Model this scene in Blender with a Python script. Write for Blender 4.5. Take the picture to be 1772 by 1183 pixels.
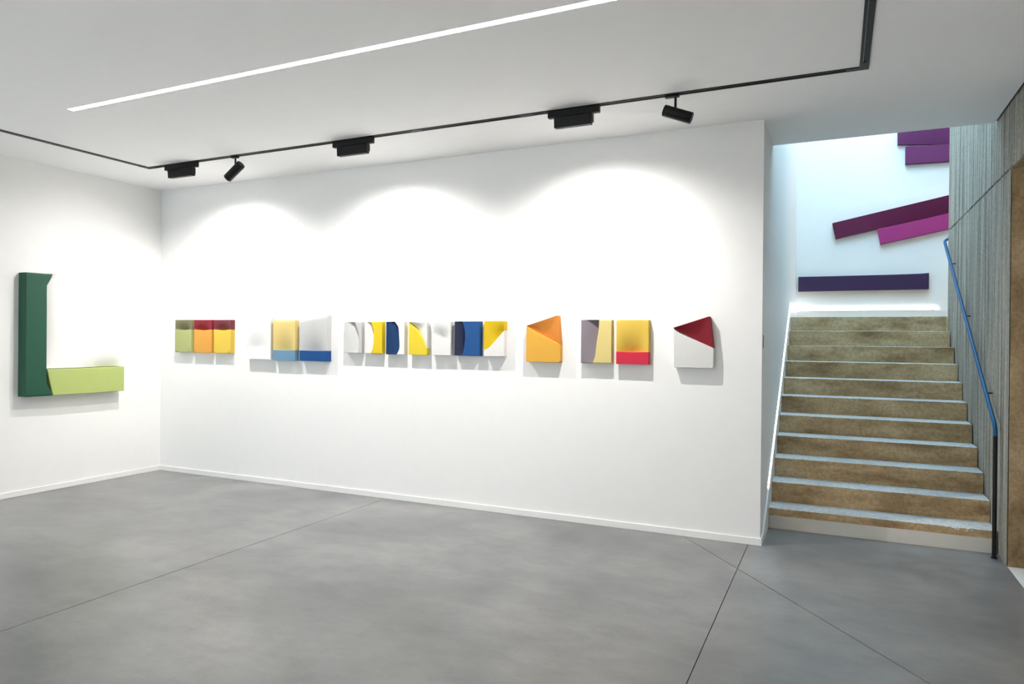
import bpy, bmesh, math, random
from mathutils import Vector, Matrix

for o in list(bpy.data.objects):
    bpy.data.objects.remove(o)
random.seed(7)
SC = bpy.context.scene
COL = SC.collection

# ------------------------------------------------------------------ camera
cam_d = bpy.data.cameras.new('camera')
cam = bpy.data.objects.new('camera', cam_d)
COL.objects.link(cam)
yaw, pitch, roll = (math.radians(a) for a in (25.0585, -0.1589, 0.525))
F = Vector((-math.sin(yaw) * math.cos(pitch), math.cos(yaw) * math.cos(pitch), math.sin(pitch)))
R0 = Vector((math.cos(yaw), math.sin(yaw), 0))
U0 = R0.cross(F)
Rv = math.cos(roll) * R0 + math.sin(roll) * U0
Uv = -math.sin(roll) * R0 + math.cos(roll) * U0
m = Matrix.Identity(4)
for i in range(3):
    m[i][0], m[i][1], m[i][2] = Rv[i], Uv[i], -F[i]
m.translation = (7.130, -5.605, 1.55)
cam.matrix_world = m
cam_d.sensor_width = 36
cam_d.lens = 1204.676 * 36 / 1772
cam_d.shift_y = -0.72 / 1772
cam_d.clip_start = 0.05
SC.camera = cam

# ------------------------------------------------------------------ sky and exposure
world = bpy.data.worlds.new('sky')
SC.world = world
world.use_nodes = True
bg = world.node_tree.nodes['Background']
bg.inputs['Color'].default_value = (0.42, 0.75, 1.0, 1)
bg.inputs['Strength'].default_value = 8.0
SC.view_settings.view_transform = 'Standard'
SC.view_settings.look = 'None'
SC.view_settings.gamma = 1
SC.view_settings.use_curve_mapping = False
SC.view_settings.exposure = 0.47

WASH_W = 140.0      # each wall washer
SPOT_A_W = 74.0    # spot on the green relief
SPOT_B_W = 40.0
LED_E = 11.0         # ceiling light slots
STAIR_E = 9.0       # light strips on the stair skirting

# ------------------------------------------------------------------ dimensions (metres)
H = 3.2405          # room height
XE = 6.610          # free end of the long wall / left face of the stairwell
XR = 8.217          # board-marked concrete wall
YS, GO, RI = 0.574, 0.27526, 0.1681   # first riser, going, rise
YSOF = 0.776        # far edge of the ceiling above the stairs
YB = 4.65           # back wall of the landing
ZTOP = 6.2
YREAR = -9.0
YEND = 3.30         # free end of the concrete wall

# ------------------------------------------------------------------ helpers
def link(o, parent=None):
    COL.objects.link(o)
    if parent is not None:
        o.parent = parent
        if parent.type == 'EMPTY':
            o.matrix_parent_inverse = Matrix.Translation(-Vector(parent.location))
    return o

def obj(name, bm, mat, parent=None, smooth=None):
    bmesh.ops.recalc_face_normals(bm, faces=bm.faces[:]) if smooth != 'keep' else None
    me = bpy.data.meshes.new(name)
    bm.to_mesh(me)
    bm.free()
    if mat is not None:
        me.materials.append(mat)
    if smooth not in (None, 'keep'):
        for p in me.polygons:
            p.use_smooth = True
        me.set_sharp_from_angle(angle=math.radians(smooth))
    return link(bpy.data.objects.new(name, me), parent)

def empty(name, loc):
    o = bpy.data.objects.new(name, None)
    o.location = loc
    o.empty_display_size = 0.05
    COL.objects.link(o)
    return o

def tag(o, label, cat=None, group=None, kind=None):
    if label: o['label'] = label
    if cat: o['category'] = cat
    if group: o['group'] = group
    if kind: o['kind'] = kind
    return o

def box(bm, x0, x1, y0, y1, z0, z1):
    v = [bm.verts.new(p) for p in ((x0,y0,z0),(x1,y0,z0),(x1,y1,z0),(x0,y1,z0),(x0,y0,z1),(x1,y0,z1),(x1,y1,z1),(x0,y1,z1))]
    for f in ((0,3,2,1),(4,5,6,7),(0,1,5,4),(1,2,6,5),(2,3,7,6),(3,0,4,7)):
        bm.faces.new([v[i] for i in f])
    return v

def boxes(*bs):
    bm = bmesh.new()
    for b in bs:
        box(bm, *b)
    return bm

def bevelled(bm, w, seg=2):
    bmesh.ops.bevel(bm, geom=bm.edges[:], offset=w, segments=seg, affect='EDGES', profile=0.5)
    return bm

def prism(bm, poly, axis, a, b):
    """extrude a 2-D polygon along an axis from a to b (poly in the two other axes, ascending order)"""
    def p3(q, t):
        l = list(q); l.insert(axis, t); return l
    lo = [bm.verts.new(p3(q, a)) for q in poly]
    hi = [bm.verts.new(p3(q, b)) for q in poly]
    n = len(poly)
    bm.faces.new(lo); bm.faces.new(hi[::-1])
    for i in range(n):
        bm.faces.new((lo[i], hi[i], hi[(i+1) % n], lo[(i+1) % n]))

def tube(bm, pts, r, n=16, caps=True):
    pts = [Vector(p) for p in pts]
    rings = []
    ref = None
    for i, p in enumerate(pts):
        d = ((pts[min(i+1, len(pts)-1)] - p).normalized() + (p - pts[max(i-1, 0)]).normalized()).normalized()
        if ref is None:
            ref = Vector((1, 0, 0)) if abs(d.x) < .9 else Vector((0, 1, 0))
        u = (ref - d * ref.dot(d)).normalized()
        ref = u
        w = d.cross(u)
        rr = r[i] if isinstance(r, (list, tuple)) else r
        rings.append([bm.verts.new(p + (u * math.cos(2*math.pi*k/n) + w * math.sin(2*math.pi*k/n)) * rr) for k in range(n)])
    for a, b in zip(rings, rings[1:]):
        for k in range(n):
            bm.faces.new((a[k], a[(k+1) % n], b[(k+1) % n], b[k]))
    if caps:
        bm.faces.new(rings[0][::-1]); bm.faces.new(rings[-1])

def fillet(pts, rad, n=6):
    pts = [Vector(p) for p in pts]
    out = [pts[0]]
    for a, b, c in zip(pts, pts[1:], pts[2:]):
        p = b + (a - b).normalized() * rad
        q = b + (c - b).normalized() * rad
        for k in range(n + 1):
            t = k / n
            out.append(p * (1-t)**2 + b * 2*t*(1-t) + q * t*t)
    out.append(pts[-1])
    return out

# ------------------------------------------------------------------ materials
def lin(h):
    h = h.lstrip('#')
    c = [int(h[i:i+2], 16) / 255 for i in (0, 2, 4)]
    return tuple(((x + .055) / 1.055) ** 2.4 if x > .04045 else x / 12.92 for x in c) + (1,)

class NT:
    def __init__(self, name):
        self.m = bpy.data.materials.new(name)
        self.m.use_nodes = True
        self.t = self.m.node_tree
        self.b = self.t.nodes['Principled BSDF']
        self.pos = self.t.nodes.new('ShaderNodeNewGeometry').outputs['Position']
    def n(self, typ, **kw):
        nd = self.t.nodes.new(typ)
        for k, v in kw.items():
            if k in nd.inputs: nd.inputs[k].default_value = v
            else: setattr(nd, k, v)
        return nd
    def l(self, a, b): self.t.links.new(a, b)
    def scaled(self, s):
        mp = self.n('ShaderNodeMapping'); mp.inputs['Scale'].default_value = s
        self.l(self.pos, mp.inputs['Vector']); return mp.outputs[0]
    def noise(self, scale, detail=4, rough=.55, vec=None):
        nd = self.n('ShaderNodeTexNoise'); nd.inputs['Scale'].default_value = scale
        nd.inputs['Detail'].default_value = detail; nd.inputs['Roughness'].default_value = rough
        self.l(vec if vec is not None else self.pos, nd.inputs['Vector']); return nd.outputs['Fac']
    def ramp(self, fac, stops):
        r = self.n('ShaderNodeValToRGB')
        e = r.color_ramp.elements
        while len(e) < len(stops): e.new(.5)
        for el, (p, c) in zip(e, stops): el.position = p; el.color = c
        self.l(fac, r.inputs['Fac']); return r.outputs['Color']
    def mix(self, fac, a, b, mode='MIX'):
        mx = self.n('ShaderNodeMix', data_type='RGBA', blend_type=mode)
        for s, v in ((mx.inputs[0], fac), (mx.inputs[6], a), (mx.inputs[7], b)):
            if hasattr(v, 'links'): self.l(v, s)
            else: s.default_value = v
        return mx.outputs[2]
    def bump(self, h, strength, dist=.002):
        b = self.n('ShaderNodeBump'); b.inputs['Strength'].default_value = strength; b.inputs['Distance'].default_value = dist
        self.l(h, b.inputs['Height']); self.l(b.outputs[0], self.b.inputs['Normal'])

def paint(name, col, rough=.6, spec=.35, weave=True, var=.03):
    t = NT(name)
    c = lin(col) if isinstance(col, str) else col
    d = tuple(max(0, x * (1 - var)) for x in c[:3]) + (1,)
    t.l(t.ramp(t.noise(9, 3), [(.35, d), (.65, c)]), t.b.inputs['Base Color'])
    t.b.inputs['Roughness'].default_value = rough
    t.b.inputs['Specular IOR Level'].default_value = spec
    if weave: t.bump(t.noise(420, 2), .12, .001)
    return t.m

def emit(name, col, s):
    t = NT(name)
    t.b.inputs['Base Color'].default_value = (.9, .9, .9, 1)
    t.b.inputs['Emission Color'].default_value = col
    t.b.inputs['Emission Strength'].default_value = s
    return t.m

def concrete(name, lo, mid, hi, streak, rough=.85, bump=.5):
    t = NT(name)
    a = t.noise(2.2, 6, .6, t.scaled(streak))
    base = t.ramp(a, [(.3, lo), (.5, mid), (.72, hi)])
    fine = t.ramp(t.noise(38, 5, .7), [(.35, (.60, .59, .57, 1)), (.62, (1.12, 1.12, 1.12, 1))])
    c = t.mix(.62, base, fine, 'MULTIPLY')
    pit = t.n('ShaderNodeTexVoronoi'); pit.inputs['Scale'].default_value = 26
    t.l(t.pos, pit.inputs['Vector'])
    pm = t.ramp(pit.outputs['Distance'], [(.05, (.35, .33, .3, 1)), (.12, (1, 1, 1, 1))])
    c = t.mix(.8, c, pm, 'MULTIPLY')
    t.l(c, t.b.inputs['Base Color'])
    t.b.inputs['Roughness'].default_value = rough
    t.b.inputs['Specular IOR Level'].default_value = .25
    t.bump(t.noise(60, 6, .7), bump, .004)
    return t.m

M = {}
M['wall'] = paint('white_wall_paint', (.86, .86, .85, 1), .7, .2, False, .012)
M['ceiling'] = paint('white_ceiling_paint', (.93, .93, .93, 1), .8, .15, False, .01)
M['trim'] = paint('white_trim_paint', (.84, .84, .83, 1), .45, .4, False, .01)
M['kick'] = paint('off_white_kick_paint', (.66, .635, .58, 1), .6, .3, False, .05)
M['black'] = paint('black_metal', (.005, .005, .0055, 1), .5, .25, False, .05)
M['darkgrey'] = paint('dark_grey_metal', (.014, .015, .016, 1), .5, .3, False, .05)
M['copper'] = paint('pale_conductor', (.45, .45, .44, 1), .35, .5, False, .05)
M['filler'] = paint('joint_filler', (.17, .17, .168, 1), .8, .2, False, .1)
M['whitefloor'] = paint('white_floor', (.72, .73, .73, 1), .3, .4, False, .03)
M['led'] = emit('ceiling_slot_diffuser', (1, .985, .965, 1), LED_E)
M['led2'] = emit('landing_slot_diffuser', (1, .96, .91, 1), 30)
M['stairled'] = emit('stair_light_strip', (.93, .97, 1, 1), STAIR_E)
M['lens'] = emit('lamp_lens', (1, .98, .95, 1), 4)
M['board'] = concrete('board_marked_concrete', (.20, .185, .155, 1), (.38, .355, .305, 1), (.58, .55, .49, 1), (9, 9, .4), .85, .6)
M['step'] = concrete('stair_concrete', (.25, .155, .075, 1), (.48, .335, .18, 1), (.62, .475, .29, 1), (1.0, 3, 3.2), .8, .35)
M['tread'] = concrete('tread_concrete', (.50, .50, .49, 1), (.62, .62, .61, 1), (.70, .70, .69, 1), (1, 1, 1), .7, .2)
M['jamb'] = concrete('jamb_concrete', (.17, .11, .055, 1), (.31, .22, .12, 1), (.41, .31, .185, 1), (2, 2, 1.2), .85, .5)
M['rail'] = paint('rail_blue', (.006, .095, .235, 1), .4, .25, False, .03)  # sloping rail coloured blue, post and brackets coloured black
M['post'] = paint('rail_black', (.006, .007, .009, 1), .4, .3, False, .03)

def floor_mat():
    t = NT('polished_concrete')
    big = t.noise(.9, 5, .6, t.scaled((1, 1.3, 1)))
    mid = t.noise(3.6, 6, .65, t.scaled((1, 1.6, 1)))
    c = t.ramp(big, [(.3, (.115, .118, .123, 1)), (.5, (.17, .172, .173, 1)), (.7, (.24, .24, .237, 1))])
    c2 = t.ramp(mid, [(.28, (.66, .66, .67, 1)), (.52, (1, 1, 1, 1)), (.75, (1.2, 1.2, 1.19, 1))])
    c = t.mix(.75, c, c2, 'MULTIPLY')
    fine = t.ramp(t.noise(55, 4, .7), [(.3, (.93, .93, .93, 1)), (.6, (1.03, 1.03, 1.03, 1))])
    c = t.mix(1, c, fine, 'MULTIPLY')
    # hairline crack from the wall end towards the concrete wall
    sx = t.n('ShaderNodeSeparateXYZ'); t.l(t.pos, sx.inputs[0])
    def mth(op, a, b):
        nd = t.n('ShaderNodeMath', operation=op)
        for s, q in zip(nd.inputs, (a, b)):
            if hasattr(q, 'links'): t.l(q, s)
            else: s.default_value = q
        return nd.outputs[0]
    wob = mth('MULTIPLY', mth('SUBTRACT', t.noise(5, 5, .6), .5), .12)
    line = mth('ADD', mth('ADD', sx.outputs['Y'], mth('MULTIPLY', mth('SUBTRACT', sx.outputs['X'], 6.67), .117)), wob)
    near = mth('ABSOLUTE', mth('ADD', line, .085), 0)
    right = mth('GREATER_THAN', sx.outputs['X'], 6.66)
    on = mth('MULTIPLY', mth('LESS_THAN', near, .0035), right)
    c = t.mix(mth('MULTIPLY', on, .45), c, (.06, .06, .06, 1))
    t.l(c, t.b.inputs['Base Color'])
    rr = t.n('ShaderNodeMapRange'); rr.inputs['To Min'].default_value = .285; rr.inputs['To Max'].default_value = .37
    t.l(mid, rr.inputs['Value']); t.l(rr.outputs[0], t.b.inputs['Roughness'])
    t.b.inputs['Specular IOR Level'].default_value = 1.0
    t.bump(t.noise(7, 4, .5), .05, .004)
    return t.m
M['floor'] = floor_mat()

# ================================================================== setting
def struct(name, bm, mat, parent=None, label=None):
    o = obj(name, bm, mat, parent)
    if parent is None: o['kind'] = 'structure'
    if label: o['label'] = label
    return o

# floor: saw-cut slabs over a dark joint bed
floor = struct('floor', boxes((-.2, XR, YREAR, 0, -.2, -.008), (XE - .1, XR, 0, YS + .3, -.2, -.008), (XR, XR + .3, .255, YS + .3, -.2, -.008)), M['filler'], None,
               'grey polished concrete floor with saw-cut joints')
joints = [((3.18, 0), (1, 0)), ((6.525, 0), (1, 0)), ((6.08, -.07), (1.854, 1.448))]
bm = bmesh.new()
bm.faces.new([bm.verts.new((x, y, 0)) for x, y in ((0, YREAR), (XR, YREAR), (XR, YS), (XE, YS), (XE, 0), (0, 0))])
for (c, n) in joints:
    bmesh.ops.bisect_plane(bm, geom=bm.verts[:] + bm.edges[:] + bm.faces[:], plane_co=(c[0], c[1], 0), plane_no=(n[0], n[1], 0))
gap = .0028
for f in bm.faces:
    cen = f.calc_center_median()
    poly = []
    for v in f.verts:
        rows = []
        for (c, n) in joints:
            nn = Vector((n[0], n[1])).normalized()
            dist = nn.dot(Vector((v.co.x - c[0], v.co.y - c[1])))
            if abs(dist) < 1e-4:
                s = 1 if nn.dot(Vector((cen.x - c[0], cen.y - c[1]))) > 0 else -1
                rows.append((nn, s * gap))
        p = Vector((v.co.x, v.co.y))
        if len(rows) == 1:
            p += rows[0][0] * rows[0][1]
        elif len(rows) >= 2:
            (a, ga), (b, gb) = rows[:2]
            det = a.x * b.y - a.y * b.x
            p += Vector(((ga * b.y - gb * a.y) / det, (a.x * gb - b.x * ga) / det))
        poly.append((p.x, p.y))
    s = bmesh.new()
    prism(s, poly, 2, -.05, 0)
    obj('slab', s, M['floor'], floor)
bm.free()

# ceiling with a slot for the strip light
LY0, LY1, LX0, LX1 = -2.302, -2.254, 1.90, 6.35
ceiling = struct('ceiling', boxes((-.2, XR - .014, YREAR, LY0, H, H + .36), (-.2, XR - .014, LY1, YSOF - .0, H, H + .36),
                                  (-.2, LX0, LY0, LY1, H, H + .36), (LX1, XR - .014, LY0, LY1, H, H + .36)), M['ceiling'], None,
                 'flat white plaster ceiling over the gallery')
struct('trim_1', boxes((XR - .014, XR - .001, YREAR, YSOF - .004, H + .012, H + .36)), M['black'], None,
       'dark shadow gap between ceiling and concrete wall')

struct('wall_back', boxes((-.2, XE, 0, .2, 0, H)), M['wall'], None, 'long white gallery wall carrying the row of small reliefs')
struct('wall_left', boxes((-.2, 0, YREAR, 0, 0, H)), M['wall'], None, 'white side wall carrying the large green relief')
struct('wall_stairwell_left', boxes((XE - .2, XE, .2, YB, 0, H), (XE - .2, XE, YSOF - .2, YB, H, ZTOP)), M['wall'], None, 'white left wall of the stairwell')
struct('wall_stairwell_back', boxes((XE - .2, 10.7, YB, YB + .2, 1.6, ZTOP)), M['wall'], None, 'white end wall above the stair landing')
struct('wall_stairwell_front', boxes((XE, XR + .3, YSOF - .2, YSOF, H + .36, ZTOP)), M['wall'])
struct('wall_landing_front', boxes((XR + .3, 10.5, YEND - .2, YEND, 1.6, ZTOP)), M['wall'])
struct('wall_landing_right', boxes((10.5, 10.7, YEND - .2, YB, 1.6, ZTOP)), M['wall'])
struct('ceiling_landing', boxes((XE - .2, 10.7, YEND, YB + .2, ZTOP, ZTOP + .2)), M['ceiling'])

# rear wall with an unseen window added for daylight, behind the viewer
WX0, WX1, WZ0, WZ1 = .4, 1.3, .05, 2.4
struct('wall_rear', boxes((-.2, WX0, YREAR - .25, YREAR, 0, H), (WX1, XR + .3, YREAR - .25, YREAR, 0, H),
                          (WX0, WX1, YREAR - .25, YREAR, WZ1, H), (WX0, WX1, YREAR - .25, YREAR, 0, WZ0)), M['wall'])
win = struct('added_window_1', boxes((WX0, WX1, YREAR - .16, YREAR - .1, WZ0, WZ0 + .06), (WX0, WX1, YREAR - .16, YREAR - .1, WZ1 - .06, WZ1),
             *[(x - .03, x + .03, YREAR - .16, YREAR - .1, WZ0 + .06, WZ1 - .06) for x in (WX0 + .03, (WX0 + WX1) / 2, WX1 - .03)]), M['black'])

# concrete wall on the right: board-marked face, vertical ridges are real relief
def board_face(bm, y0, y1, z0, z1, seed, x=XR):
    rnd = random.Random(seed)
    y = y0
    prof = []
    while y < y1 - 1e-6:
        w = min(rnd.choice((.022, .035, .05, .07, .09)) * rnd.uniform(.8, 1.2), y1 - y)
        if y1 - (y + w) < .02: w = y1 - y
        dx = rnd.uniform(-.0015, .0045)
        prof += [(y + .0018, dx), (y + w - .0018, dx)]
        if rnd.random() < .35 and y + w < y1 - .02:
            prof.append((y + w, .009))
        y += w
    prof[0] = (y0, 0); prof[-1] = (y1, 0)
    lo = [bm.verts.new((x + d, yy, z0)) for yy, d in prof]
    hi = [bm.verts.new((x + d, yy, z1)) for yy, d in prof]
    for i in range(len(prof) - 1):
        bm.faces.new((lo[i], hi[i], hi[i+1], lo[i+1]))
YJ, ZL, YO = .27, 2.785, -2.3     # near end of the wall, lintel height, far side of the passage
bm = bmesh.new()
XT = XR + .30
board_face(bm, YJ, YEND, -.02, ZL - .010, 3)
board_face(bm, YJ, YEND, ZL + .006, ZTOP, 11)
board_face(bm, YO, YJ, ZL + .004, H + .36, 5)
box(bm, XR + .010, XT, YJ, YEND, -.02, ZL - .001)
box(bm, XR + .010, XT, YJ, YEND, ZL, ZTOP)
box(bm, XR + .010, XT, YO, YJ, ZL + .001, H + .36)
box(bm, XR, XT, YREAR, YO, 0, H + .36)
struct('wall_right', bm, M['board'], None, 'grey board-marked concrete wall beside the stairs')
bm = bmesh.new()
box(bm, XR + .004, XT - .001, YJ - .012, YJ, -.004, ZL)           # brown cast face of the passage jamb
bevelled(bm, .003, 1)
struct('trim_2', bm, M['jamb'], None, 'brown rough concrete jamb of the passage at the right edge')
bm = bmesh.new()
box(bm, XR + .004, XT - .001, YO, YJ - .012, ZL - .008, ZL)
struct('trim_3', bm, M['jamb'], None, 'brown concrete underside of the passage lintel')

# side room beyond the passage
struct('floor_passage', boxes((XR + .001, 11.5, YREAR, YJ - .001, -.2, 0), ), M['whitefloor'], None, 'white floor beyond the passage at the right edge')
struct('wall_passage_right', boxes((11.5, 11.7, YREAR, YJ + .2, 0, H)), M['wall'])
struct('wall_passage_back', boxes((XT, 11.5, YJ, YJ + .2, 0, H)), M['wall'])
struct('wall_passage_rear', boxes((XT, 11.7, YREAR - .25, YREAR, 0, H)), M['wall'])
struct('ceiling_passage', boxes((XT, 11.7, YREAR, YJ + .2, H, H + .36)), M['ceiling'])

# baseboards
BB = .055
struct('baseboard_back', bevelled(boxes((.0, XE + .012, -.012, 0, 0, BB)), .002, 1), M['trim'], None, 'low white baseboard under the long wall')
struct('baseboard_left', bevelled(boxes((0, .012, YREAR, -.012, 0, BB)), .002, 1), M['trim'], None, 'low white baseboard under the left wall')

# ================================================================== staircase
stair = empty('staircase', (XE + .8, YS, 0))
tag(stair, 'brown cast concrete staircase rising between white and concrete walls', 'staircase')
def step_mesh(i):
    rnd = random.Random(40 + i)
    x0, x1 = XE + .0135, XR - .006
    y0, y1 = YS + i * GO, YS + (i + 1) * GO
    z1 = (i + 1) * RI
    z0 = max(0, i * RI - .16)
    n = 46
    bm = bmesh.new()
    rows = []
    for k in range(n + 1):
        x = x0 + (x1 - x0) * k / n
        e = .0035 + abs(rnd.gauss(0, .0014)) + (.006 if rnd.random() < .05 else 0)
        w = .0012 * math.sin(k * .9 + i) + rnd.uniform(-.0006, .0006)
        pr = [(y0, z0), (y0 + w, z1 - e * 1.5), (y0 + e * .45, z1 - e * .4), (y0 + e * 1.3, z1), (y1, z1), (y1, z0)]
        rows.append([bm.verts.new((x, a, b)) for a, b in pr])
    for a, b in zip(rows, rows[1:]):
        for j in range(6):
            bm.faces.new((a[j], a[(j+1) % 6], b[(j+1) % 6], b[j]))
    bm.faces.new(rows[0][::-1]); bm.faces.new(rows[-1])
    return bm
first = None
for i in range(11):
    s = obj('step', step_mesh(i), M['step'], stair, 35)
    s.data.materials.append(M['tread'])      # paler grey on the upward faces of each step
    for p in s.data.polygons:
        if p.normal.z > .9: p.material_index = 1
    if i == 0: first = s
kick = bevelled(boxes((XE + .0135, XR - .02, YS - .007, YS + .001, 0, .108)), .0015, 1)
k = obj('kick_strip', kick, M['kick'], stair)
k['label'] = 'white painted strip along the foot of the lowest riser'
bm = bmesh.new()       # chipped edge patched with pale plaster
rnd = random.Random(2)
for q in range(14):
    cx, cz = 7.98 + rnd.gauss(0, .03), RI - .012 + rnd.gauss(0, .009)
    r = rnd.uniform(.005, .012)
    bmesh.ops.create_icosphere(bm, subdivisions=1, radius=r, matrix=Matrix.Translation((cx, YS + .001, min(cz, RI - .006))) @ Matrix.Diagonal((1.5, .35, .6, 1)))
c = obj('plaster_patch', bm, M['trim'], first)
c['label'] = 'pale plaster repair on the chipped edge'
struct('floor_landing', boxes((XE, 10.5, YS + 11 * GO, YB, 1.6, 11 * RI), (XT, 10.5, YEND, YS + 11 * GO, 1.6, 11 * RI)), M['step'])

# skirting up the left wall of the stairs with a light strip along its top
SL = RI / GO
def ztop(y): return RI + .139 + (y - YS) * SL
ZLAND = 11 * RI + .15
ykn = YS + (ZLAND - RI - .139) / SL
ybot = YS + (BB - RI - .139) / SL
poly = [(0, 0), (YS + .0, 0), (YS + 10.6 * GO, 10.0 * RI), (YB, 10.0 * RI), (YB, ZLAND), (ykn, ZLAND), (ybot, BB), (0, BB)]
bm = bmesh.new()
prism(bm, poly, 0, XE + .0001, XE + .012)
struct('baseboard_stairwell_left', bm, M['trim'], None, 'white skirting climbing beside the stairs')
struct('baseboard_stairwell_back', boxes((XE + .012, 10.5, YB - .012, YB, 11 * RI, ZLAND - .03)), M['trim'], None, 'white skirting along the landing end wall')
def sloped_bar(y0, z0, y1, z1, x0, x1, h):
    bm = bmesh.new()
    prism(bm, [(y0, z0), (y1, z1), (y1, z1 + h), (y0, z0 + h)], 0, x0, x1)
    return bm
ls = empty('stair_light', (XE, YS, .3))
tag(ls, 'thin white light strip rising along the left stair skirting', 'strip light')
obj('sloped_strip', sloped_bar(.60, ztop(.60) + .001, ykn, ZLAND + .001, XE + .0005, XE + .008, .007), M['stairled'], ls)
obj('level_strip', boxes((XE + .0005, XE + .011, ykn, YB - .02, ZLAND + .001, ZLAND + .013)), M['stairled'], ls)
lb = empty('landing_light', (7.4, YB, ZLAND))
tag(lb, 'level white light strip low on the landing end wall', 'strip light')
obj('diffuser', boxes((XE + .04, 8.27, YB - .013, YB - .0005, ZLAND - .02, ZLAND + .012)), M['stairled'], lb)
obj('profile', boxes((XE + .04, 8.27, YB - .014, YB - .0005, ZLAND - .029, ZLAND - .0205)), M['trim'], lb)

# handrail
RX = XR - .045
hr = empty('handrail', (RX, .445, 0))
tag(hr, 'thin blue metal handrail with black post on the concrete stair wall', 'handrail')
knee = (RX, .445, .945)
top = (RX, 3.235, .945 + .616 * (3.235 - .445))
path = fillet([(RX, .445, .60), knee, top, (RX + .075, 3.40, top[2] + .055), (RX + .5, 3.42, top[2] + .055)], .05)
def cut(i): return path[i]
bm = bmesh.new(); tube(bm, [(RX, .445, 0.0), (RX, .445, .885)], .0145, 18); o = obj('post', bm, M['post'], hr, 40)
bm = bmesh.new(); tube(bm, [(RX, .445, .885)] + path[1:], .0145, 18); o = obj('rail', bm, M['rail'], hr, 40)
bm = bmesh.new(); tube(bm, [(RX, .445, 0.0005), (RX, .445, .006)], .022, 20); obj('foot_plate', bm, M['post'], hr, 40)
for yb in (.82, 1.84, 2.76):
    zz = .945 + .616 * (yb - .445)
    bm = bmesh.new()
    tube(bm, [(RX + .005, yb, zz - .004), (XR + .008, yb, zz - .004)], .0055, 10)
    obj('bracket', bm, M['post'], hr, 40)

# ================================================================== ceiling lights
TY, TXL, TXR = -.82, .852, 7.262
track = empty('light_track', ((TXL + TXR) / 2, TY, H))
tag(track, 'thin black lighting track running round the white ceiling', 'light track')
def rail_seg(name, a, b):
    """channel profile between two points on the ceiling"""
    ax = 0 if abs(a[0] - b[0]) > abs(a[1] - b[1]) else 1
    lo, hi = sorted((a[ax], b[ax])); c = a[1 - ax]
    bm = bmesh.new()
    for s0, s1, zb in ((-.026, -.010, H - .006), (.010, .026, H - .006), (-.010, .010, H - .0015)):
        if ax == 0: box(bm, lo, hi, c + s0, c + s1, zb, H)
        else: box(bm, c + s0, c + s1, lo, hi, zb, H)
    o = obj(name, bm, M['black'], track)
    bm = bmesh.new()
    if ax == 0: box(bm, lo, hi, c - .0095, c - .0075, H - .005, H - .002)
    else: box(bm, c - .0095, c - .0075, lo, hi, H - .005, H - .002)
    obj('conductor', bm, M['copper'], o)
rail_seg('rail', (TXL + .06, TY), (TXR - .06, TY))
rail_seg('rail', (TXL, YREAR + 1.0), (TXL, TY - .06))
rail_seg('rail', (TXL + .06, YREAR + 1.0), (TXR - .06, YREAR + 1.0))
rail_seg('rail', (TXR, YREAR + 1.0), (TXR, TY - .06))
for x, s in ((TXL, 1), (TXR, -1)):
    bm = bmesh.new()
    prism(bm, [(x - s * .0265, TY + .0265), (x + s * .10, TY + .0265), (x + s * .10, TY - .0265), (x + s * .0265, TY - .0265), (x + s * .0265, TY - .10), (x - s * .0265, TY - .10)], 2, H - .0065, H)
    bmesh.ops.recalc_face_normals(bm, faces=bm.faces[:])
    obj('corner_connector', bm, M['darkgrey'], track)
for x in (4.02, 5.0):
    obj('joiner', boxes((x - .05, x + .05, TY - .0265, TY + .0265, H - .0068, H - .001)), M['darkgrey'], track)

def spot_lamp(name, loc, aim, power, size, blend, parent, r=.02, col=(1, .97, .93)):
    d = bpy.data.lights.new(name, 'SPOT')
    d.energy = power; d.spot_size = math.radians(size); d.spot_blend = blend; d.shadow_soft_size = r; d.color = col
    o = bpy.data.objects.new(name, d)
    COL.objects.link(o)
    o.parent = parent
    o.matrix_parent_inverse = Matrix.Translation(-Vector(parent.location))
    o.location = loc
    o.rotation_euler = (Vector(aim) - Vector(loc)).to_track_quat('-Z', 'Y').to_euler()
    return o

def washer(xa, label):
    x0, x1 = xa
    xm = (x0 + x1) / 2
    w = empty('wall_washer', (xm, TY, H))
    tag(w, label, 'ceiling light', 'black box lights on the track')
    obj('adapter', bevelled(boxes((x0, x1, TY - .0195, TY + .0195, 3.186, H - .0068)), .002, 1), M['black'], w)
    h0, h1 = x0 + .052, x1 - .062
    bm = bevelled(boxes((h0, h1, -.026, .026, -.078, -.002)), .002, 1)
    bmesh.ops.rotate(bm, verts=bm.verts[:], cent=(0, 0, 0), matrix=Matrix.Rotation(math.radians(4), 3, 'X'))
    bmesh.ops.translate(bm, verts=bm.verts[:], vec=(0, TY, 3.186))
    hd = obj('head', bm, M['black'], w)
    bm = boxes((h1 + .0005, h1 + .012, TY - .02, TY + .024, 3.125, 3.184))
    obj('end_cap', bevelled(bm, .0015, 1), M['darkgrey'], w)
    bm = boxes((h0 + .01, h1 - .01, .0262, .0272, -.072, -.045))
    bmesh.ops.rotate(bm, verts=bm.verts[:], cent=(0, 0, 0), matrix=Matrix.Rotation(math.radians(4), 3, 'X'))
    bmesh.ops.translate(bm, verts=bm.verts[:], vec=(0, TY, 3.186))
    obj('lens', bm, M['lens'], hd)
    spot_lamp('washer_lamp', (xm, TY + .03, 3.098), (xm, 0, .2), WASH_W, 146, 1.0, w, .010)
    return w
washer((1.098, 1.532), 'black box light on the track nearest the left ceiling corner')
washer((3.178, 3.593), 'black box light on the track, middle of the three')
washer((5.175, 5.569), 'black box light on the track nearest the stairs')

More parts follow.
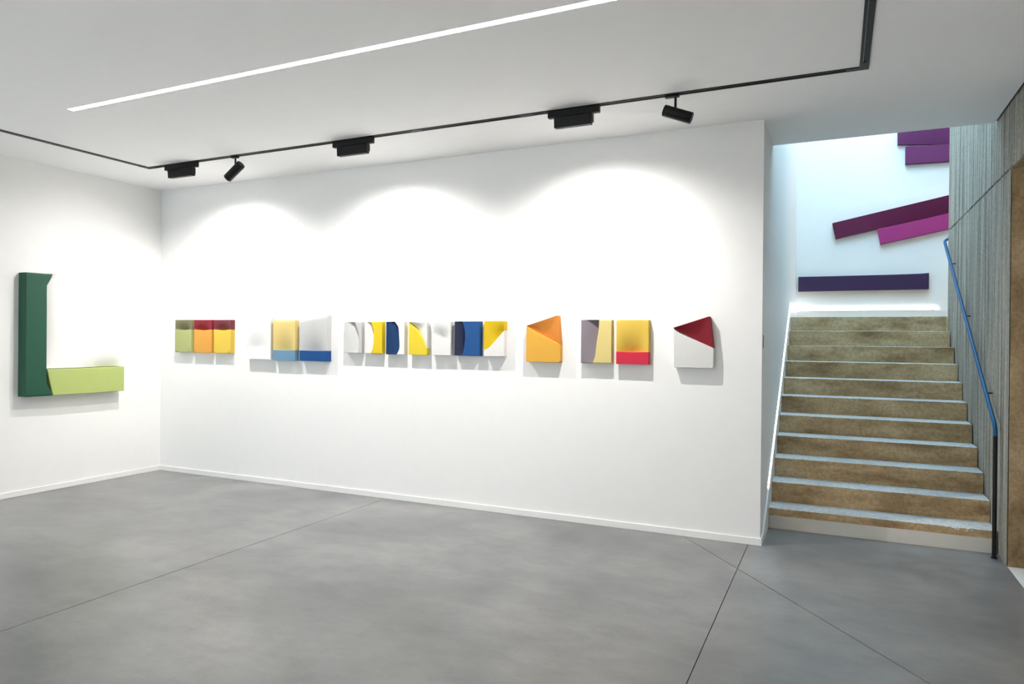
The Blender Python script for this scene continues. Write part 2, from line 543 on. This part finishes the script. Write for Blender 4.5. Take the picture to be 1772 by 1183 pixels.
def added_wall_spot(loc, aim, label, power):  # unseen spotlights added to brighten the hidden walls and the ceiling
    w = empty('track_spotlight', (loc[0], loc[1], H))
    tag(w, label, 'ceiling light', 'black cylinder spotlights on the track')
    a = (Vector(aim) - Vector((loc[0], loc[1], 3.10))).normalized()
    p = Vector((loc[0], loc[1], 3.10))
    bm = bmesh.new(); tube(bm, [(loc[0], loc[1], H - .012), (loc[0], loc[1], 3.10)], .0085, 12); obj('stem', bm, M['black'], w, 40)
    bm = bmesh.new(); tube(bm, [p - a * .09, p - a * .087, p + a * .107, p + a * .11], [.036, .039, .039, .036], 24); obj('body', bm, M['black'], w, 35)
    spot_lamp('spot_lamp', tuple(p + a * .12), tuple(aim), power, 110, 1.0, w, .03)
for yy, nm in ((-4.3, 'nearer'), (-6.0, 'farther')):
    added_wall_spot((TXL, yy), (0, yy, .9), 'added black spotlight aimed at the left wall outside the view, the %s one' % nm, 110)
    added_wall_spot((TXR, yy), (XR, yy, .9), 'added black spotlight aimed at the right wall outside the view, the %s one' % nm, 130)
for xx, nm in ((3.0, 'left'), (5.0, 'right')):
    added_wall_spot((xx, -8.0), (xx, YREAR, .9), 'added unseen black spotlight aimed at the rear wall, the %s one' % nm, 760)

def spot(x, plate, pivot, axis, length, rad, label, aim, power, size):
    s = empty('track_spotlight', (x, TY, H))
    tag(s, label, 'ceiling light', 'black cylinder spotlights on the track')
    obj('adapter', bevelled(boxes((plate[0], plate[1], TY - .018, TY + .018, H - .022, H - .0068)), .0015, 1), M['black'], s)
    bm = bmesh.new(); tube(bm, [(x, TY, H - .024), (x, TY, pivot[2])], .0085, 12); obj('stem', bm, M['black'], s, 40)
    a = Vector(axis).normalized()
    p = Vector(pivot)
    b, e = p - a * length * .42, p + a * length * .58
    bm = bmesh.new()
    tube(bm, [b, b + a * .003, e - a * .003, e, e, e - a * .018], [rad - .003, rad, rad, rad - .002, rad - .006, rad - .007], 32)
    body = obj('body', bm, M['black'], s, 35)
    bm = bmesh.new(); tube(bm, [e - a * .016, e - a * .0125], rad - .0085, 28); obj('lens', bm, M['lens'], body, 35)
    bm = bmesh.new()
    tube(bm, [b + a * .022, b + a * .023, b + a * .025, b + a * .026], [rad, rad + .0012, rad + .0012, rad], 32); obj('ring', bm, M['darkgrey'], body, 35)
    spot_lamp('spot_lamp', tuple(e + a * .005), tuple(aim), power, size, .9, s, .010)
    return s
aimA = Vector((0, -1.02, 1.55)); pA = Vector((2.03, TY, 3.105))
spot(2.03, (1.985, 2.06), pA, aimA - pA, .20, .040, 'black cylinder spotlight tilted down towards the green relief', aimA, SPOT_A_W, 84)
pB = Vector((6.111, TY, 3.105)); axB = Vector((.93, .10, -.36))
spot(6.111, (6.04, 6.135), pB, axB, .20, .039, 'black cylinder spotlight nearest the stairs, pointing right', pB + axB * 2.2, SPOT_B_W, 60)

ll = empty('ceiling_slot_light', ((LX0 + LX1) / 2, (LY0 + LY1) / 2, H))
tag(ll, 'long thin white light slot recessed in the ceiling', 'strip light')
obj('diffuser', boxes((LX0 + .001, LX1 - .001, LY0 + .001, LY1 - .001, H + .002, H + .02)), M['led'], ll)
for s in (0, 1):
    y = LY0 if s == 0 else LY1 - .0012
    obj('edge_profile', boxes((LX0 + .001, LX1 - .001, y, y + .0011, H + .0005, H + .0018)), M['trim'], ll)
l2 = empty('ceiling_slot_light', (4.4, -6.2, H))  # unseen slot added behind the camera to fill the room with light
tag(l2, 'added second white light slot of the ceiling, unseen behind the viewer', 'strip light')
obj('diffuser', boxes((LX0, LX1, -6.225, -6.175, H - .006, H - .0005)), M['led'], l2)
l4 = empty('ceiling_slot_light', (9.9, -3.0, H))  # unseen lamp added to light the closed side room
tag(l4, 'added unseen white light slot in the side room beyond the passage', 'strip light')
obj('diffuser', boxes((9.87, 9.93, -6.0, -.8, H - .006, H - .0005)), M['led2'], l4)
l3 = empty('landing_slot_light', (7.6, 4.0, ZTOP))
tag(l3, 'long white light slot above the stair landing', 'strip light')
obj('diffuser', boxes((XE + .2, 10.2, 3.95, 4.05, ZTOP - .008, ZTOP - .0005)), M['led2'], l3)

# ================================================================== folded reliefs
def to_main(a, b, h): return (a, -h, b)
def to_left(a, b, h): return (h, a, b)
def to_back(a, b, h): return (a, YB - h, b)

def resample(pts, ts):
    pts = [Vector(p) for p in pts]
    L = [0]
    for p, q in zip(pts, pts[1:]): L.append(L[-1] + (q - p).length)
    T = L[-1] or 1
    out = []
    for t in ts:
        d = t * T
        for i in range(len(pts) - 1):
            if d <= L[i+1] + 1e-9:
                k = (d - L[i]) / ((L[i+1] - L[i]) or 1)
                out.append(pts[i].lerp(pts[i+1], k)); break
        else: out.append(pts[-1].copy())
    return out

def smooth_curve(pts, n=24):
    """Catmull-Rom through the points"""
    P = [Vector(p) for p in pts]
    if len(P) < 3: return P
    P = [P[0] * 2 - P[1]] + P + [P[-1] * 2 - P[-2]]
    out = []
    for i in range(1, len(P) - 2):
        for k in range(n // (len(P) - 3) + 1):
            t = k / (n // (len(P) - 3) + 1)
            a, b, c, d = P[i-1:i+3]
            out.append(.5 * ((2*b) + (c - a)*t + (2*a - 5*b + 4*c - d)*t*t + (3*b - a - 3*c + d)*t**3))
    out.append(P[-2])
    return out

def hump(peak, sharp=1.0):
    """0 at both ends, 1 at peak"""
    g = math.log(.5) / math.log(min(max(peak, .05), .95))
    return lambda s: max(0.0, math.sin(math.pi * s ** g)) ** sharp

def patch(name, parent, mat, fr, slit, opp, d, dent=None, depth=.8, power=2.2, tuck=0.0, edge=.003, N=36, Mv=14, label=None):
    """one stretched canvas face between its slit edge and its outer edge, with returns back to the wall"""
    ss = [0, .012] + [k / (N - 2) for k in range(1, N - 2)] + [.988, 1]
    ss = sorted(set(round(x, 5) for x in ss))
    tt = [0] + [(k / Mv) ** 1.4 for k in range(1, Mv)] + [.985, 1]
    A, B = resample(slit, ss), resample(opp, ss)
    bm = bmesh.new()
    g = []
    for i, s in enumerate(ss):
        row = []
        for j, t in enumerate(tt):
            p = A[i].lerp(B[i], t)
            k = 0
            if dent:
                k = dent(s) * (1 - t) ** power
                if tuck and j == 0:
                    dirv = (A[i] - B[i])
                    if dirv.length > 1e-6: p = A[i] + dirv.normalized() * min(tuck * (.35 + .65 * dent(s)), dirv.length * .25)
            h = d * (1 - depth * k)
            if j == len(tt) - 1 or i in (0, len(ss) - 1): h -= edge
            if not dent and j == 0: h -= edge * .4
            row.append(bm.verts.new(fr(p.x, p.y, max(h, .004))))
        g.append(row)
    for i in range(len(ss) - 1):
        for j in range(len(tt) - 1):
            try: bm.faces.new((g[i][j], g[i+1][j], g[i+1][j+1], g[i][j+1]))
            except ValueError: pass
    ring = [g[i][0] for i in range(len(ss))] + g[-1][1:] + [g[i][-1] for i in range(len(ss) - 2, -1, -1)] + g[0][-2:0:-1]
    base = []
    zero = Vector(fr(0, 0, 0)); n = Vector(fr(0, 0, 1)) - zero
    for v in ring:
        base.append(bm.verts.new(v.co - n * (v.co - zero).dot(n)))
    for k in range(len(ring)):
        q = (k + 1) % len(ring)
        try: bm.faces.new((ring[k], base[k], base[q], ring[q]))
        except ValueError: pass
    bmesh.ops.remove_doubles(bm, verts=bm.verts[:], dist=2e-5)
    o = obj(name, bm, mat, parent, 38)
    if label: o['label'] = label
    return o

_pm = {}
def C(h, k=None):
    if k is None: k = .90 if h in (WH, '#f4f4f3') else .78 if h in WHITES else .48 if h in DEEP else .67
    if h not in _pm: _pm[h] = paint('canvas_' + h.lstrip('#'), tuple(x * k for x in lin(h)[:3]) + (1,), .55, .3, True, .02)
    return _pm[h]
WH = '#ebebe9'
DEEP = ('#00427f', '#272f58', '#2167b4', '#1863b4', '#a8142f')
WHITES = (WH, '#f4f4f3', '#f2f2f0', '#f0efec', '#f0eeec', '#ececea', '#ededea', '#eeeae8', '#f0f0ee')

def relief(label, group, base):
    e = empty('wall_relief', base)
    tag(e, label, 'wall art', group)
    return e

def pocket(label, group, box4, split, cu, cl, d=.058, sag=.009, depth=.82, dent=None, top=None, power=2.2):
    """upright panel: an upper field bending in behind a lower lip. box4 = a0,a1,b0,b1"""
    a0, a1, b0, b1 = box4
    e = relief(label, group, to_main((a0 + a1) / 2, b0, 0))
    dent = dent or hump(.5, 1.1)
    lip = [(a0 + (a1 - a0) * t, split - sag * dent(t)) for t in [k / 24 for k in range(25)]]
    patch('lower_section', e, C(cl), to_main, lip, [(a0, b0), (a1, b0)], d)
    topc = top or [(a0, b1), (a1, b1)]
    patch('upper_section', e, C(cu), to_main, [(a0, split + .0005), (a1, split + .0005)], topc, d, dent, depth, power, .010)
    return e

G1 = 'three upright folded panels left of the row'
pocket('small folded panel, olive grey above pale green', G1, (.307, .562, 1.374, 1.739), 1.634, '#8f8a68', '#c4cb86')
pocket('small folded panel, crimson above orange', G1, (.609, .878, 1.372, 1.738), 1.632, '#a3233a', '#fdb650')
pocket('small folded panel, maroon above bright yellow', G1, (.913, 1.169, 1.373, 1.737), 1.6325, '#8a3a48', '#fdda57')

G2 = 'three folded panels with low pockets'
pocket('white folded panel with low white pocket, left of the blue pockets', G2, (1.385, 1.735, 1.318, 1.728), 1.420, WH, '#f4f4f3', top=[(1.385, 1.728), (1.735, 1.776)], dent=hump(.45), sag=.003)
pocket('pale yellow folded panel above a light blue pocket', G2, (1.771, 2.069, 1.310, 1.730), 1.420, '#fbe191', '#7ba5c6', sag=.003, depth=.85)
pocket('grey white slant-topped panel above a strong blue pocket', G2, (2.128, 2.492, 1.314, 1.725), 1.4205, '#e2e2e1', '#1863b4', top=[(2.128, 1.725), (2.492, 1.779)], sag=.003)

G3 = 'seven small folded panels in a close row'
def sidewise(label, box4, curve, cl, cr, dent, depth=.7, d=.058, power=2.0, flip=False, lab=None):
    """panel split by an upright curve: left field bends in behind the right one"""
    a0, a1, b0, b1 = box4
    e = relief(label, G3 if lab is None else lab, to_main((a0 + a1) / 2, b0, 0))
    cv = smooth_curve(curve)
    cv[0] = Vector((cv[0].x, b1)); cv[-1] = Vector((cv[-1].x, b0))
    L = [(a0, b1), (a0, b0)]; R = [(a1, b1), (a1, b0)]
    if not flip:
        patch('left_section', e, C(cl), to_main, cv, L, d, dent, depth, power, .008)
        patch('right_section', e, C(cr), to_main, cv, R, d)
    else:
        patch('right_section', e, C(cr), to_main, cv, R, d, dent, depth, power, .008)
        patch('left_section', e, C(cl), to_main, cv, L, d)
    return e
sidewise('all-white panel with a curved upright slit, first of the seven in a row', (2.696, 2.911, 1.404, 1.710),
         [(2.825, 1.710), (2.854, 1.655), (2.872, 1.609), (2.880, 1.546), (2.877, 1.477), (2.868, 1.404)], '#e4e3e1', '#dcdad8', hump(.15, .8), .9)
sidewise('panel half pinkish white and half yellow split by an upright curve', (2.946, 3.154, 1.404, 1.711),
         [(3.022, 1.711), (3.050, 1.633), (3.058, 1.593), (3.055, 1.513), (3.045, 1.456), (3.018, 1.404)], '#eeeae8', '#fbdb22', hump(.15, .8), .85)
sidewise('panel with dark blue field curving into a white strip', (3.199, 3.408, 1.398, 1.711),
         [(3.298, 1.711), (3.332, 1.672), (3.343, 1.644), (3.350, 1.56), (3.354, 1.471), (3.341, 1.427), (3.322, 1.398)], '#00427f', '#f2f2f0', hump(.25, .8), .8)
e = relief('panel with yellow lower field cut by a diagonal under white', G3, to_main(3.56, 1.399, 0))
cv = smooth_curve([(3.457, 1.704), (3.540, 1.636), (3.593, 1.568), (3.640, 1.495), (3.659, 1.462)])
patch('lower_section', e, C('#fce03a'), to_main, cv, [(3.457, 1.699), (3.457, 1.399), (3.659, 1.399), (3.659, 1.457)], .058)
patch('upper_section', e, C('#f0efec'), to_main, cv, [(3.457, 1.7085), (3.659, 1.7085), (3.659, 1.467)], .058, hump(.27, .9), .7, 1.8, .01)
e = relief('all-white panel with a slanting slit, fifth of the seven in a row', G3, to_main(3.81, 1.399, 0))
lip = [(3.711 + .203 * t, 1.607 - .087 * t - .010 * hump(.45)(t)) for t in [k / 20 for k in range(21)]]
patch('lower_section', e, C('#f0eeec'), to_main, lip, [(3.711, 1.399), (3.914, 1.399)], .058)
patch('upper_section', e, C('#ececea'), to_main, [(3.711, 1.608), (3.914, 1.521)], [(3.711, 1.711), (3.914, 1.711)], .058, hump(.55, .9), .8, 2.0, .01)
sidewise('wider panel half navy and half mid blue split by an upright curve', (3.954, 4.215, 1.400, 1.712),
         [(4.036, 1.712), (4.058, 1.646), (4.065, 1.566), (4.056, 1.480), (4.037, 1.400)], '#272f58', '#2167b4', hump(.5, .6), .6)
e = relief('panel with yellow upper field curving over white, last of the seven in a row', G3, to_main(4.36, 1.4, 0))
cv = smooth_curve([(4.259, 1.457), (4.313, 1.478), (4.371, 1.537), (4.43, 1.600), (4.460, 1.632)])
patch('lower_section', e, C('#f0eeec'), to_main, cv, [(4.259, 1.455), (4.259, 1.400), (4.460, 1.400), (4.460, 1.630)], .058)
patch('upper_section', e, C('#f3cb05'), to_main, cv, [(4.259, 1.459), (4.259, 1.715), (4.460, 1.715), (4.460, 1.634)], .058, hump(.82, .9), .72, 1.8, .008)

def house(label, pts, cu, cl, peak, sag):
    """panel with a slanting gable: upper flap bends in behind the lower field"""
    tl, ap, rt, br, bl = pts
    e = relief(label, 'two gable-topped folded panels', to_main((bl[0] + br[0]) / 2, bl[1], 0))
    lip = []
    hf = hump(peak, 1.1)
    for k in range(25):
        t = k / 24
        lip.append((tl[0] + (rt[0] - tl[0]) * t, tl[1] + (rt[1] - tl[1]) * t - sag * hf(t)))
    patch('lower_section', e, C(cl), to_main, lip, [(tl[0], tl[1] - .002), bl, br, (rt[0], rt[1] - .002)], .058)
    patch('upper_flap', e, C(cu), to_main, [tl, rt], [(tl[0], tl[1] + .002), ap, (rt[0], rt[1] + .002)], .058, hump(.5, .7), .55, 1.3, .008)
house('orange gable-topped panel with darker orange folded flap', [(4.675, 1.671), (4.967, 1.764), (4.990, 1.510), (4.990, 1.358), (4.670, 1.358)], '#f39a3f', '#fdbf49', .4, .008)

G5 = 'two upright folded panels side by side'
sidewise('upright panel, mauve grey beside pale yellow, curved seam', (5.176, 5.442, 1.360, 1.722),
         [(5.334, 1.722), (5.331, 1.643), (5.315, 1.534), (5.302, 1.425), (5.281, 1.360)], '#998e97', '#f5e092', hump(.13, .8), .95, lab=G5)
pocket('upright panel, yellow above a bright red pocket', G5, (5.482, 5.751, 1.358, 1.720), 1.461, '#fdd559', '#e92f4c', sag=.004, depth=.85)
house('white gable-topped panel with crimson folded flap', [(5.949, 1.655), (6.230, 1.747), (6.260, 1.498), (6.259, 1.342), (5.955, 1.341)], '#a8142f', '#ededea', .2, .016)

# large relief on the left wall: dark green upright, pale green lip, white field bending behind both
DL = .12
e = relief('large square relief with dark green upright and pale green bottom strip', None, to_left(-1.05, .957, 0))
gs = [(-1.306, 2.153)] + [(q.x, q.y) for q in smooth_curve([(-1.325, 2.105), (-1.352, 2.055), (-1.362, 2.02), (-1.361, 1.80)], 12)] + [(-1.360, 1.12), (-1.355, 1.07), (-1.293, .957)]
patch('green_upright', e, C('#2d6650', .62), to_left, gs, [(-1.555, 2.150), (-1.555, .960)], DL, edge=.008, N=60)
lipL = [(-1.352, 1.2195), (-.541, 1.219)]
patch('pale_green_strip', e, C('#c3d480', .74), to_left, lipL, [(-1.297, .9585), (-.541, .9565)], DL, edge=.004)
bm = bmesh.new()
NU, NV = 34, 34
g = []
for i in range(NU + 1):
    u = (i / NU) ** 1.5
    row = []
    for j in range(NV + 1):
        v = (j / NV) ** 1.3
        b = 1.2245 + (2.160 - 1.2245 + .034 * u) * v
        aL = resample(gs, [max(0, min(1, 1 - (b - .957) / 1.196))])[0].x - .012
        a = aL + (-.543 - aL) * u
        k = .72 * math.exp(-u / .16) * max(0, math.sin(math.pi * min(1, .04 + .96 * v))) ** .5
        k2 = .62 * math.exp(-v / .10) * hump(.80, 1.0)(u)
        h = DL * (1 - min(.9, max(k, k2)))
        if i == NU or j == NV: h -= .004
        row.append(bm.verts.new(to_left(a, b, h)))
    g.append(row)
for i in range(NU):
    for j in range(NV):
        bm.faces.new((g[i][j], g[i+1][j], g[i+1][j+1], g[i][j+1]))
ring = [g[i][0] for i in range(NU + 1)] + g[-1][1:] + [g[i][-1] for i in range(NU - 1, -1, -1)] + g[0][-2:0:-1]
base = [bm.verts.new((0, v.co.y, v.co.z)) for v in ring]
for k in range(len(ring)):
    q = (k + 1) % len(ring)
    bm.faces.new((ring[k], base[k], base[q], ring[q]))
obj('white_field', bm, C('#f0f0ee', .9), e, 38)

# purple reliefs on the end wall of the landing
e = relief('dark violet horizontal bar relief low on the landing wall', 'purple bar reliefs', to_back(7.4, 2.24, 0))
patch('bar_face', e, C('#46325c', .68), to_back, [(6.641, 2.2385), (8.168, 2.2365)],
      [(6.641, 2.436), (6.9, 2.433), (7.8, 2.431), (8.09, 2.434), (8.168, 2.441)], .07)
dr = Vector((1.328, .270)).normalized(); nr = Vector((-dr.y, dr.x))
e = relief('tilted magenta relief of two overlapping bars on the landing wall', 'purple bar reliefs', to_back(7.8, 2.85, 0))
P0 = Vector((7.051, 3.137)); LEN = 2.05
Q0 = Vector((7.583, 3.028)); LEN2 = LEN - (Q0 - P0).dot(dr)
fl = (Q0 - P0).dot(dr) / LEN
wd = .2145
slit = [P0 - nr * wd, P0 - nr * wd + dr * LEN]
def dent2(s): return 0 if s < fl * .8 else hump(.5, .6)((s - fl * .8) / (1 - fl * .8))
patch('upper_bar', e, C('#6d1747', .68), to_back, slit, [P0, P0 + dr * LEN], .07, dent2, .6, 1.2, .0, N=50)
lip = []
for k in range(31):
    t = k / 30
    lip.append(Q0 + dr * (LEN2 * t) - nr * (.004 + .012 * hump(.4)(t)) + nr * .006)
patch('lower_bar', e, C('#b63a86', .72), to_back, lip, [Q0 - nr * .204, Q0 - nr * .204 + dr * LEN2], .07)
e = relief('plum relief of two stacked bars high on the landing wall', 'purple bar reliefs', to_back(8.4, 3.83, 0))
patch('upper_bar', e, C('#6f2f68', .68), to_back, [(7.806, 4.101), (8.37, 4.047), (9.35, 4.02)], [(7.806, 4.305), (9.35, 4.27)], .07,
      lambda s: hump(.35, .8)(s), .5, 1.4)
patch('lower_bar', e, C('#752f6b', .68), to_back, [(7.895, 4.060), (8.1, 4.052), (8.35, 4.040), (9.35, 4.014)], [(7.895, 3.838), (9.35, 3.805)], .075)

# slim dark plate let into the end of the long wall
sw = tag(obj('latch_plate', bevelled(boxes((XE + .0003, XE + .003, .075, .100, 1.503, 1.603)), .0008, 1), M['black']),
         'slim dark metal plate on the end of the long wall', 'plate')
